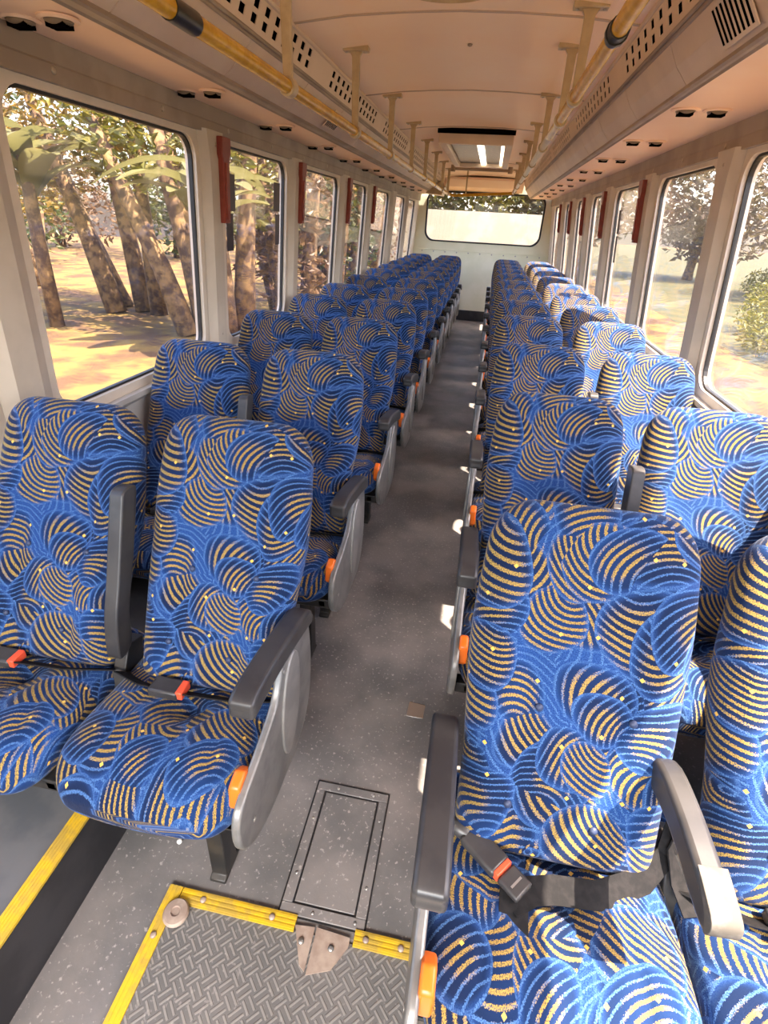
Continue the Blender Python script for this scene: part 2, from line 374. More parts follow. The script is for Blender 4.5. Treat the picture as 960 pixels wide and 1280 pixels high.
# hatch in the floor
o = empty('floor_hatch', (-.03, .78, 0), 'grey rectangular hatch lid set into the aisle floor', 'hatch')
def ringbox(x0, x1, y0, y1, w, z0, z1):
    b = MB(); b.box(x0, x1, y0, y0+w, z0, z1); b.box(x0, x1, y1-w, y1, z0, z1); b.box(x0, x0+w, y0+w, y1-w, z0, z1); b.box(x1-w, x1, y0+w, y1-w, z0, z1); return b
b = ringbox(-.115, .105, -.175, .185, .026, .0008, .006); b.build('hatch_frame', M['floor'], o, bevel=.002)
b = ringbox(-.119, .109, -.179, .189, .004, .0008, .0032); b.build('outer_seal', M['gasket'], o)
b = ringbox(-.089, .079, -.149, .159, .005, .0008, .0032); b.build('inner_seal', M['gasket'], o)
b = MB(); b.box(-.084, .074, -.144, .154, .0008, .005); b.build('lid', M['floor'], o, bevel=.002)
for px, py in ((-.1, -.08), (-.1, .07), (.092, -.08), (.092, .1), (-.03, -.162), (.08, -.162), (-.05, .172), (.06, .172)):
    b = MB(); b.lathe((px, py, .006), [(.0045, 0), (.004, .0015), (.0005, .002)], 8); b.build('screw', M['steel'], o, smooth=True)
b = MB(); b.prism([(.085, 1.27), (.145, 1.27), (.148, 1.33), (.088, 1.335)], .0006, .003, 'z')
tag(b.build('floor_plate', M['steel'], bevel=.001), 'small square steel plate screwed to the aisle floor', 'plate')
b = MB(); b.lathe((0, 0, 0), [(.007, 0), (.008, .004), (.005, .008), (.001, .009)], 12)
tag(b.build('floor_bolt', M['tag'], smooth=True, loc=(-.475, .71, .0008)), 'pale bolt head in the floor below the front left seat', 'bolt')

# ------------------------------------------------------------------ side walls with rounded window openings
def rrect(y0, y1, z0, z1, r, n=6):
    pts = []
    for cy, cz, a0 in ((y1-r, z1-r, 0), (y0+r, z1-r, 90), (y0+r, z0+r, 180), (y1-r, z0+r, 270)):
        for k in range(n+1):
            a = math.radians(a0+90*k/n); pts.append((cy+r*math.cos(a), cz+r*math.sin(a)))
    return pts
def outer_pt(p, y0, y1, z0, z1, Y0, Y1, Z0, Z1):
    cy, cz = (y0+y1)/2, (z0+z1)/2; dy, dz = (p[0]-cy)/((y1-y0)/2), (p[1]-cz)/((z1-z0)/2)
    m_ = max(abs(dy), abs(dz)); dy, dz = dy/m_, dz/m_
    return (cy+dy*(Y1-Y0)/2 if 1 else 0, cz+dz*(Z1-Z0)/2)
WIN = {'L': [(.10, 1.20), (1.46, 2.47), (2.73, 3.60), (3.85, 4.85), (5.12, 5.95), (6.2, 7.25), (7.62, 8.55), (8.75, 9.65)],
       'R': [(-.3, 1.25), (1.45, 2.56), (2.84, 3.74), (4.02, 4.97), (5.28, 6.08), (6.4, 7.12), (7.42, 8.2), (8.5, 9.6)]}
ZB = {'L': .93, 'R': .96}; ZT = {'L': 1.81, 'R': 1.82}
wn_i = 0
for side in 'LR':
    sg = -1 if side == 'L' else 1
    wins = WIN[side]; zb, zt = ZB[side], ZT[side]; nm = 'left' if side == 'L' else 'right'
    def W3(p, off): return (wx(side, p[1])+sg*off, p[0], p[1])
    b = MB(); edges = [YF]+[(wins[i][1]+wins[i+1][0])/2 for i in range(len(wins)-1)]+[YR]
    for i, (y0, y1) in enumerate(wins):
        inn = rrect(y0, y1, zb, zt, .085); n = len(inn)
        out = []
        for p_ in inn:
            q = outer_pt(p_, y0, y1, zb, zt, y0, y1, zb, zt)
            cy = (y0+y1)/2; dy = q[0]-cy
            Y = edges[i+1] if abs(q[0]-y1) < 1e-4 else edges[i] if abs(q[0]-y0) < 1e-4 else None
            Zv = q[1]
            if abs(q[1]-zt) < 1e-4: Zv = zt+.06
            if abs(q[1]-zb) < 1e-4: Zv = zb-.06
            if Y is None: Y = cy+dy*(((edges[i+1]-cy)/(y1-cy)) if dy > 0 else ((cy-edges[i])/(cy-y0)))
            out.append((Y, Zv))
        vs = [W3(q, 0) for q in inn]+[W3(q, 0) for q in out]+[W3(q, .05) for q in inn]+[W3(q, .05) for q in out]
        fs = []
        for k in range(n):
            j = (k+1) % n
            fs += [(k, j, n+j, n+k), (2*n+k, 3*n+k, 3*n+j, 2*n+j), (k, 2*n+k, 2*n+j, j)]
        b.add(vs, fs)
    # lower panel and top strip
    zl = zb-.06
    b.add([(wx(side, .5)+sg*o_, y, z) for o_ in (0, .05) for y in (YF, YR) for z in (-.06, zl)], [(0, 1, 3, 2), (4, 6, 7, 5), (0, 4, 5, 1), (2, 3, 7, 6), (0, 2, 6, 4), (1, 5, 7, 3)])
    b.add([W3((y, z), o_) for o_ in (0, .05) for y in (YF, YR) for z in (zt+.06, 2.3)], [(0, 1, 3, 2), (4, 6, 7, 5), (0, 4, 5, 1), (2, 3, 7, 6), (0, 2, 6, 4), (1, 5, 7, 3)])
    struct(b.build('wall_'+nm, M['pillar']), nm+' side wall of the bus with window openings')
    # lower wall lining with a ledge under the windows
    b = MB(); x0 = wx(side, .5); b.prism([(x0-sg*.002, .0), (x0-sg*.010, .0), (x0-sg*.010, zb-.075), (x0-sg*.030, zb-.055), (x0-sg*.030, zb-.035), (x0+sg*.0, zb-.035)], YF+.02, YR-.02, 'y')
    struct(b.build('trim_'+('3' if side == 'L' else '4'), M['wall']), 'grey lining and ledge below the '+nm+' windows')
    # windows
    for i, (y0, y1) in enumerate(wins):
        wn_i += 1
        g = MB(); inn = rrect(y0, y1, zb, zt, .085); inn2 = rrect(y0+.009, y1-.009, zb+.009, zt-.009, .077); n = len(inn)
        vs = [W3(q, .016) for q in inn]+[W3(q, .016) for q in inn2]+[W3(q, .034) for q in inn2]+[W3(q, .034) for q in inn]
        fs = []
        for k in range(n):
            j = (k+1) % n; fs += [(k, j, n+j, n+k), (n+k, n+j, 2*n+j, 2*n+k), (2*n+k, 2*n+j, 3*n+j, 3*n+k), (3*n+k, 3*n+j, j, k)]
        g.add(vs, fs); go = struct(g.build('window_%d' % wn_i, M['gasket']), '%s window from the front in the %s wall' % (ORD[i], nm))
        g = MB(); inn3 = rrect(y0+.006, y1-.006, zb+.006, zt-.006, .079)
        vs = [W3(q, .024) for q in inn3]+[W3(q, .029) for q in inn3]
        g.add(vs, [tuple(range(n)), tuple(range(2*n-1, n-1, -1))]+[(k, (k+1) % n, n+(k+1) % n, n+k) for k in range(n)])
        g.build('pane', M['glass'], go)
    # pillar caps: bevelled channels between windows
    for i in range(len(wins)-1):
        a, c = wins[i][1]+.035, wins[i+1][0]-.02
        if c-a > .5: continue
        prof = [(a, 0), (a+.035, -.032), (c-.075, -.032), (c-.01, 0)]
        b = MB(); vs = []
        for z, fl_ in ((zb-.03, 0), (zt-.12, 0), (zt-.05, .02), (zt+.03, .06)):
            for k, (y, o_) in enumerate(prof):
                vs.append((wx(side, z)+sg*(o_-.0005), y+(-fl_ if k < 2 else fl_)*.5, z))
        fs = [(r_*4+k, r_*4+k+1, r_*4+k+5, r_*4+k+4) for r_ in range(3) for k in range(3)]+[(0, 1, 2, 3), (15, 14, 13, 12)]
        b.add(vs, fs); pc = struct(b.build('trim_%d' % (10+i if side == 'L' else 20+i), M['pillarcap']), '%s pillar cap from the front on the %s wall' % (ORD[i], nm))
        for z in (zb+.06, zt-.02):
            s_ = MB(); s_.lathe((wx(side, z)-sg*.033, (a+c)/2-.02, z), [(.007, sg*.002), (.006, -sg*.002), (.001, -sg*.003)], 10, 'x'); s_.build('rivet', M['rivet'], pc, smooth=True)
    # header board above the windows
    hz = 1.83 if side == 'L' else 1.84
    xt = wx(side, hz)
    b = MB(); b.prism([(xt+sg*.02, hz), (xt-sg*.018, hz), (xt-sg*.022, hz+.040), (xt-sg*.020, hz+.045), (xt-sg*.030, hz+.095), (xt+sg*.02, hz+.095)], YF, YR-.01, 'y')
    hd = struct(b.build('trim_'+('5' if side == 'L' else '6'), M['header']), 'grey-tan header board above the '+nm+' windows')
    for k in range(16):
        y = 1.1+k*.55
        s_ = MB(); s_.lathe((xt-sg*.019, y, hz+.028), [(.010, 0), (.009, -sg*.004), (.004, -sg*.006), (.001, -sg*.004)], 10, 'x'); s_.build('rivet', M['rivet'], hd, smooth=True)
# ------------------------------------------------------------------ ceiling and overhead consoles
CE = [(-.655, 2.15), (-.45, 2.172), (-.25, 2.182), (-.05, 2.186), (.15, 2.182), (.35, 2.172), (.56, 2.15)]
b = MB(); b.prism(CE+[(.62, 2.26), (-.72, 2.26)], YF, YR+.08, 'y'); struct(b.build('ceiling', M['cream']), 'cream bus ceiling with cross seams')
for i, y in enumerate((.9, 2.42, 3.66, 4.9, 7.45, 8.5, 9.3)):
    b = MB(); b.prism([(x, z-.003) for x, z in CE]+[(x, z+.002) for x, z in reversed(CE)], y-.009, y+.009, 'y'); struct(b.build('trim_%d' % (40+i), M['seam'], bevel=.002), '%s raised ceiling seam from the front' % ORD[i])
def console(side):
    sg = -1 if side == 'L' else 1; nm = 'left' if side == 'L' else 'right'
    hz = 1.925 if side == 'L' else 1.935; xo = wx(side, hz-.11)-sg*.028
    P = {'L': [(-.856, 1.935), (-.815, 1.94), (-.70, 2.05), (-.655, 2.15)], 'R': [(.708, 1.935), (.684, 1.94), (.600, 2.05), (.56, 2.15)]}[side]
    k = 50 if side == 'L' else 60
    # underside panel carrying the air nozzles
    b = MB(); b.prism([(xo+sg*.01, hz), (P[0][0], P[0][1]), (P[0][0], P[0][1]+.02), (xo+sg*.01, hz+.02)], YF, YR-.02, 'y'); struct(b.build('trim_%d' % k, M['under']), 'pinkish underside of the %s overhead console' % nm)
    # metal strip along the console edge
    b = MB(); b.prism([(P[0][0]+sg*.004, P[0][1]+.01), (P[0][0]+sg*.004, P[0][1]-.004), (P[0][0]-sg*.004, P[0][1]-.009), (P[0][0]-sg*.010, P[0][1]-.004), (P[1][0]+sg*.006, P[1][1]-.008), (P[1][0]-sg*.002, P[1][1]-.004), (P[1][0]-sg*.002, P[1][1]+.01)], YF, YR-.02, 'y')
    struct(b.build('trim_%d' % (k+1), M['header']), 'metal strip along the lower edge of the %s console' % nm)
    # face panels with seams
    b = MB(); ys = [YF]+[-.95+.62*i for i in range(18)]; ys = [y for y in ys if y < YR-.3]+[YR-.02]
    nx, nz = P[2][0]-P[1][0], P[2][1]-P[1][1]; ln = math.hypot(nx, nz); ux, uz = nx/ln, nz/ln
    ox, oz = (uz*1, -ux*1) if side == 'L' else (-uz, ux); 
    if oz > 0: ox, oz = -ox, -oz
    for i in range(len(ys)-1):
        a, c = ys[i]+.002, ys[i+1]-.002
        q0 = (P[1][0], P[1][1]+.004); q1 = (P[2][0]-ux*.012, P[2][1]-uz*.012); md = ((q0[0]+q1[0])/2+ox*.006, (q0[1]+q1[1])/2+oz*.006)
        b.prism([q0, md, q1, (q1[0]-ox*.02, q1[1]-oz*.02), (q0[0]-ox*.02, q0[1]-oz*.02)], a, c, 'y')
    struct(b.build('trim_%d' % (k+2), M['console']), 'tan face panels of the %s overhead console' % nm)
    b = MB(); b.prism([(P[1][0]-ox*.012, P[1][1]-oz*.012), (P[2][0]-ox*.012, P[2][1]-oz*.012), (P[2][0]-ox*.03, P[2][1]-oz*.03+.0), (P[1][0]-ox*.03, P[1][1]-oz*.03)], YF, YR-.02, 'y'); struct(b.build('trim_%d' % (k+3), M['header']), 'backing rail behind the %s console face' % nm)
    # double moulding between face and perforated strip
    b = MB()
    for t in (0, .012): b.tube([(P[2][0]-ux*.006+ux*t, YF, P[2][1]-uz*.006+uz*t), (P[2][0]-ux*.006+ux*t, YR-.02, P[2][1]-uz*.006+uz*t)], .0065, 8)
    struct(b.build('trim_%d' % (k+4), M['header'], smooth='auto'), 'double moulding on the %s overhead console' % nm)
    # perforated strip: plate with real square holes over a black sheet painting the shade inside
    A = (P[2][0]+ux*.012, P[2][1]+uz*.012); B = P[3]; vx, vz = B[0]-A[0], B[1]-A[1]
    b = MB(); vs, fs = [], []
    cols = [0, .17, .42, .56, .81, 1.0]; hs = .030; yy = [YF]; y = .2
    rows = []; 
    y = .25
    while y < YR-.3:
        ph = (y % 1.36); on = ph > .22 and y < 9
        rows.append((y, y+.040, on)); y += .092
    yl = [YF]; flg = [False]
    for a, c, on in rows: yl += [a, c]; flg += [on, False]
    yl.append(YR-.02)
    for y in yl:
        for t in cols: vs.append((A[0]+vx*t, y, A[1]+vz*t))
    nc = len(cols)
    for i in range(len(yl)-1):
        for j in range(nc-1):
            if flg[i] and j in (1, 3): continue
            fs.append((i*nc+j, i*nc+j+1, (i+1)*nc+j+1, (i+1)*nc+j))
    b.add(vs, fs); ob = b.build('trim_%d' % (k+5), M['console']); struct(ob, 'perforated strip on the %s overhead console' % nm)
    sm = ob.modifiers.new('solid', 'SOLIDIFY'); sm.thickness = .003; sm.offset = 0
    b = MB(); b.prism([(A[0]-ox*.02, A[1]-oz*.02), (B[0]-ox*.02, B[1]-oz*.02), (B[0]-ox*.03, B[1]-oz*.03), (A[0]-ox*.03, A[1]-oz*.03)], YF, YR-.02, 'y')
    struct(b.build('trim_%d' % (k+6), M['dark']), 'black sheet painting the shade behind the %s perforated strip' % nm)
    # small top moulding
    b = MB(); b.tube([(B[0], YF, B[1]-.004), (B[0], YR-.02, B[1]-.004)], .008, 8); struct(b.build('trim_%d' % (k+7), M['console'], smooth='auto'), 'moulding where the %s console meets the ceiling' % nm)
    return P, (ox, oz), (ux, uz)
PL, oL, uL = console('L'); PR_, oR, uR = console('R')
# cream end boxes of the consoles
b = MB(); b.prism([(-.88, 1.90), (-.64, 1.88), (-.60, 1.99), (-.66, 2.06), (-.82, 1.95)], 8.9, 9.35, 'y'); tag(b.build('console_end_box', M['railcream'], bevel=.008), 'cream box at the rear end of the left overhead console', 'box')

# ------------------------------------------------------------------ rear wall
rz0, rz1, rx0, rx1 = 1.26, 1.99, -.98, .96
inn = rrect(rx0, rx1, rz0, rz1, .14, 8); n = len(inn); X0, X1, Z0, Z1 = -1.2, 1.2, -.06, 2.3
def bow(p): return (p[0], p[1]-.045*(1-((p[0]+.01)/1.0)**2)*(1 if p[1] < 1.6 else 0))
inn = [bow(p_) for p_ in inn]
b = MB(); out = []
for p_ in inn:
    q = outer_pt(p_, rx0, rx1, rz0-.045, rz1, -1, 1, -1, 1)
    out.append((X0+(q[0]+1)/2*(X1-X0) if 1 else 0, Z0+(q[1]+1)/2*(Z1-Z0)))
# map outer to rectangle edges radially
out = []
for p_ in inn:
    cy, cz = (rx0+rx1)/2, (rz0+rz1)/2; dx, dz = (p_[0]-cy)/((rx1-rx0)/2), (p_[1]-cz)/((rz1-rz0)/2); m_ = max(abs(dx), abs(dz)); dx /= m_; dz /= m_
    out.append((cy+dx*((X1-cy) if dx > 0 else (cy-X0)), cz+dz*((Z1-cz) if dz > 0 else (cz-Z0))))
vs = [(q[0], YR, q[1]) for q in inn]+[(q[0], YR, q[1]) for q in out]+[(q[0], YR+.06, q[1]) for q in inn]+[(q[0], YR+.06, q[1]) for q in out]
fs = []
for k in range(n):
    j = (k+1) % n; fs += [(k, j, n+j, n+k), (2*n+k, 3*n+k, 3*n+j, 2*n+j), (k, 2*n+k, 2*n+j, j)]
b.add(vs, fs); struct(b.build('wall_rear', M['rear']), 'pale cream-green rear wall of the bus')
g = MB(); inn2 = [(q[0]*.975, (q[1]-1.6)*.94+1.6) for q in inn]
vs = [(q[0], YR-.012, q[1]) for q in inn]+[(q[0], YR-.012, q[1]) for q in inn2]+[(q[0], YR+.05, q[1]) for q in inn2]+[(q[0], YR+.05, q[1]) for q in inn]
fs = []
for k in range(n):
    j = (k+1) % n; fs += [(k, j, n+j, n+k), (n+k, n+j, 2*n+j, 2*n+k), (2*n+k, 2*n+j, 3*n+j, 3*n+k), (3*n+k, 3*n+j, j, k)]
g.add(vs, fs); rw = struct(g.build('window_30', M['gasket']), 'wide rear window with a black rubber gasket')
g = MB(); vs = [(q[0], YR+.02, q[1]) for q in inn2]+[(q[0], YR+.026, q[1]) for q in inn2]
g.add(vs, [tuple(range(n)), tuple(range(2*n-1, n-1, -1))]+[(k, (k+1) % n, n+(k+1) % n, n+k) for k in range(n)]); g.build('pane', M['glass'], rw)
b = MB(); b.tube([(-1.1, YR-.004, 1.12), (1.1, YR-.004, 1.12)], .006, 8)
sm_ = struct(b.build('trim_70', M['rear'], smooth='auto'), 'riveted seam across the rear wall')
for k in range(11):
    s_ = MB(); s_.lathe((-1.0+.2*k, YR, 1.09), [(.012, 0), (.010, -.006), (.002, -.009)], 8, 'y'); s_.build('rivet', M['steel'], sm_, smooth=True)
b = MB(); b.box(-1.1, 1.1, YR-.02, YR-.001, .001, .17); struct(b.build('baseboard_rear', M['riser']), 'dark kick board at the foot of the rear wall')
b = MB(); b.prism([(9.55, 2.13), (9.75, 2.04), (10.05, 2.0), (10.09, 2.0), (10.09, 2.16), (9.55, 2.16)], -.64, .55, 'x'); struct(b.build('trim_71', M['cream']), 'cream valance above the rear window')
b = MB()   # front bulkhead with the open windscreen (behind the photographer)
b.box(-1.2, 1.2, YF-.05, YF, -.06, .8); b.box(-1.2, 1.2, YF-.05, YF, 2.14, 2.3); b.box(-1.2, -1.08, YF-.05, YF, .8, 2.14); b.box(1.08, 1.2, YF-.05, YF, .8, 2.14)
struct(b.build('wall_front', M['wall']), 'front end of the bus with the windscreen opening')

# ------------------------------------------------------------------ seats
BX = .235                                   # half distance of the two places of a bench
def superloop(a, b_, nn, ex=(4.5, 3.0)):
    pts = []
    for k in range(nn):
        q = 2*pi*k/nn-pi/2      # start at front (-t)
        c, s_ = math.cos(q), math.sin(q)
        pts.append((a*math.copysign(abs(c)**(2/ex[0]), c), b_*math.copysign(abs(s_)**(2/ex[1]), s_)))
    return pts
def backrest_mesh():
    L, NN = .705, 80; th = math.atan2(.33, .615)
    d = Vector((0, math.sin(th), math.cos(th))); nf = Vector((0, -math.cos(th), math.sin(th)))
    b = MB(); b.uv = []; rings = []
    ss = [0.0, .004, .015, .03]+[.03+(L-.12-.03)*i/26 for i in range(1, 27)]+[L-.12+.12*math.sin(i/12*pi/2) for i in range(1, 13)]
    for s_ in ss:
        t = s_/L
        w = .212+.012*math.sin(min(1, t/.75)*pi)**1.0 if t < .75 else .212+.006*(1-(t-.75)/.25)
        w = .192+.018*math.exp(-((t-.62)/.28)**2)
        hb = .058-.012*t
        r = .105
        if s_ > L-r:
            q = (s_-(L-r))/r; w = w-.085+.085*math.sqrt(max(0, 1-q**2.2)); 
        rt_ = .05
        if s_ > L-rt_:
            q = (s_-(L-rt_))/rt_; hb *= math.sqrt(max(0, 1-q*q))*.85+.15 if q < 1 else .0
        if s_ < .03:
            q = 1-s_/.03; e_ = math.sqrt(max(0, 1-q*q)); hb *= .45+.55*e_; w -= .02*(1-e_)
        if s_ == ss[-1]: hb *= .3
        cen = Vector((0, 0, 0))+d*s_+nf*(.012*math.sin(pi*min(1, t/.55)) if t < .55 else .018*math.sin(pi*(t-.55)/.9))
        rings.append((cen, w, hb, s_))
    nr = len(rings)
    for cen, w, hb, s_ in rings:
        lp = superloop(w, hb, NN); 
        acc = [0]
        for k in range(1, NN): acc.append(acc[-1]+math.hypot(lp[k][0]-lp[k-1][0], lp[k][1]-lp[k-1][1]))
        tot = acc[-1]+math.hypot(lp[0][0]-lp[-1][0], lp[0][1]-lp[-1][1])
        for k, (x, y) in enumerate(lp):
            o_ = y
            if y < 0:                                    # front face
                ax = abs(x)/w
                o_ -= .014*max(0, min(1, (ax-.42)/.3))*max(0, 1-max(0, ax-.8)/.2)*min(1, s_/.1)*(1 if s_ < .5 else max(0, 1-(s_-.5)/.12))
                f_ = math.exp(-((abs(x)-.075-.06*s_)/.011)**2)*(1 if .02 < s_ < .42 else 0)
                o_ += .009*f_
                o_ -= .006*math.exp(-((s_-.20)/.10)**2)*(1-ax)
            p_ = cen+Vector((x, 0, 0))-nf*o_
            b.v.append(tuple(p_))
            u = acc[k] if acc[k] <= tot/2 else acc[k]-tot
            b.uv.append((u+.31, s_+.1))
    for i in range(nr-1):
        for k in range(NN):
            b.f.append((i*NN+k, i*NN+(k+1) % NN, (i+1)*NN+(k+1) % NN, (i+1)*NN+k))
    b.f += [tuple(range(NN-1, -1, -1)), tuple(range((nr-1)*NN, nr*NN))]
    return b
def cushion_mesh():
    NN = 132; y0, y1 = -.68, -.205; b = MB(); b.uv = []
    Ls = y1-y0; rr = .10
    ss = [rr*(1-math.cos(i/12*pi/2)) for i in range(0, 13)]+[rr+(Ls-rr-.02)*i/26 for i in range(1, 27)]+[Ls-.01, Ls]
    nr = len(ss)
    for s_ in ss:
        w, hb = .229, .060
        if s_ < rr:
            q = 1-s_/rr; e_ = math.sqrt(max(0, 1-q*q)); w = .229-.075*(1-e_)-.0*q; hb = .020+.040*math.sqrt(max(0, 1-q**2.2))
        zc = .408+.012*math.exp(-((s_-.12)/.1)**2)-.02*max(0, (s_-.2)/.28)-.018*max(0, 1-s_/rr)**2
        lp = superloop(w, hb, NN, (5, 3.2)); acc = [0]
        for k in range(1, NN): acc.append(acc[-1]+math.hypot(lp[k][0]-lp[k-1][0], lp[k][1]-lp[k-1][1]))
        tot = acc[-1]+math.hypot(lp[0][0]-lp[-1][0], lp[0][1]-lp[-1][1])
        for k, (x, z) in enumerate(lp):
            zz = -z                                           # loop starts at the top
            if zz > 0:
                zz -= .026*math.exp(-(x/.011)**2)*max(0, min(1, (s_-.20)/.04))
                zz -= .022*math.exp(-((x/.05)**2+((s_-.22)/.05)**2))
                zz -= .010*math.exp(-((abs(x)-.11-.1*(.3-s_))/.012)**2)*(1 if .08 < s_ < .24 else 0)
                zz += .010*math.exp(-((abs(x)-.12)/.06)**2)*min(1, s_/.1)
            yb = 0 if s_ > rr else -.018*(1-(x/.222)**2)*(1-s_/rr)
            b.v.append((x, y0+s_+yb, zc+zz))
            u = acc[k] if acc[k] <= tot/2 else acc[k]-tot
            b.uv.append((u+1.37, s_+.62))
    for i in range(nr-1):
        for k in range(NN): b.f.append((i*NN+k, i*NN+(k+1) % NN, (i+1)*NN+(k+1) % NN, (i+1)*NN+k))
    b.f += [tuple(range(NN-1, -1, -1)), tuple(range((nr-1)*NN, nr*NN))]
    return b
BK, CU = backrest_mesh(), cushion_mesh()
def catmull(pts, n=6):
    out = []; m_ = len(pts)
    for i in range(m_):
        p0, p1, p2, p3 = (Vector((*pts[(i+k-1) % m_], 0)) for k in range(4))
        for j in range(n):
            t = j/n; q = .5*((2*p1)+(-p0+p2)*t+(2*p0-5*p1+4*p2-p3)*t*t+(-p0+3*p1-3*p2+p3)*t**3); out.append((q.x, q.y))
    return out
def belt(root, x, style):
    """lap belt of one place; x is the centre of that place"""
    if style == 'tidy':      # pulled straight across at the foot of the back
        o = MB(); pts = [(x-.225, -.37, .455), (x-.13, -.412, .478), (x, -.42, .482), (x+.12, -.412, .480), (x+.225, -.37, .458)]
        o.ribbon(pts, .05, .003, (0, -.75, .65)); q = o.build('seat_belt', M['webbing'], root, smooth='auto')
        k = MB(); k.box(x-.10, x-.02, -.445, -.395, .476, .502); k.build('buckle', M['plastic'], q, bevel=.006)
        k = MB(); k.box(x-.026, x-.008, -.442, -.398, .480, .504); k.build('red_button', M['redbtn'], q, bevel=.003)['label'] = 'orange-red release button'
    else:                    # lying loosely over the cushion
        o = MB(); pts = [(x+.235, -.30, .56), (x+.215, -.34, .50), (x+.17, -.385, .482), (x+.08, -.43, .481), (x, -.435, .478), (x-.045, -.45, .486), (x-.085, -.48, .478)]
        o.ribbon(pts, .048, .003, [(0, .8, .5), (0, .6, .8), (0, .7, .6), (0, .9, .3), (.2, .9, .2), (.4, .9, .1), (.7, .7, .1)]); q = o.build('seat_belt', M['webbing'], root, smooth='auto')
        k = MB(); k.ribbon([(x-.075, -.44, .486), (x-.078, -.49, .482), (x-.080, -.545, .476)], .052, .003, (1, 0, 0)); k.build('loose_strap', M['webbing'], q, smooth='auto')
        A = Vector((x-.165, -.372, .492)); Bv = Vector((x-.062, -.462, .498)); dv = (Bv-A); sdv = Vector((.66, .75, 0)).normalized()
        k = MB(); k.ribbon([A, A+dv*.30, A+dv*.62], .050, .020, sdv); k.build('buckle', M['plastic'], q, bevel=.006)
        k = MB(); k.ribbon([A+dv*.60, A+dv*.68], .040, .0215, sdv); k.build('red_button', M['redbtn'], q, bevel=.002)['label'] = 'orange-red release button'
        k = MB(); k.ribbon([A+dv*.69, A+dv*.85, A+dv*1.02], .046, .014, sdv); k.build('tongue', M['plastic'], q, bevel=.004)
        k = MB(); k.ribbon([A+dv*.86, A+dv*.89], .028, .0155, sdv); k.build('tongue_slot', M['steel'], q)
        k = MB(); k.tube([(x-.225, -.34, .455), (x-.20, -.35, .478), (x-.16, -.375, .49)], [.014, .015, .018], 10); k.build('buckle_stalk', M['plastic'], q, smooth=True)
        k = MB(); k.ribbon([(x+.235, -.31, .60), (x+.225, -.33, .52), (x+.24, -.37, .47), (x+.255, -.42, .46)], .045, .003, (.6, .7, 0)); k.build('loose_strap', M['webbing'], q, smooth='auto')
PAD = catmull([(-.605, .700), (-.600, .722), (-.55, .727), (-.44, .712), (-.33, .690), (-.25, .668), (-.222, .635), (-.230, .612), (-.27, .620), (-.36, .643), (-.47, .664), (-.55, .674), (-.602, .678)], 5)
PANEL = catmull([(-.23, .635), (-.20, .52), (-.205, .38), (-.25, .285), (-.33, .250), (-.48, .252), (-.60, .280), (-.675, .345), (-.690, .425), (-.660, .480), (-.55, .51), (-.455, .545), (-.405, .615), (-.38, .652), (-.30, .652)], 5)
OVAL = [(-.375+.062*math.cos(a)+.045*math.sin(a)*.55, .465+.15*math.sin(a)) for a in [2*pi*k/36 for k in range(36)]]
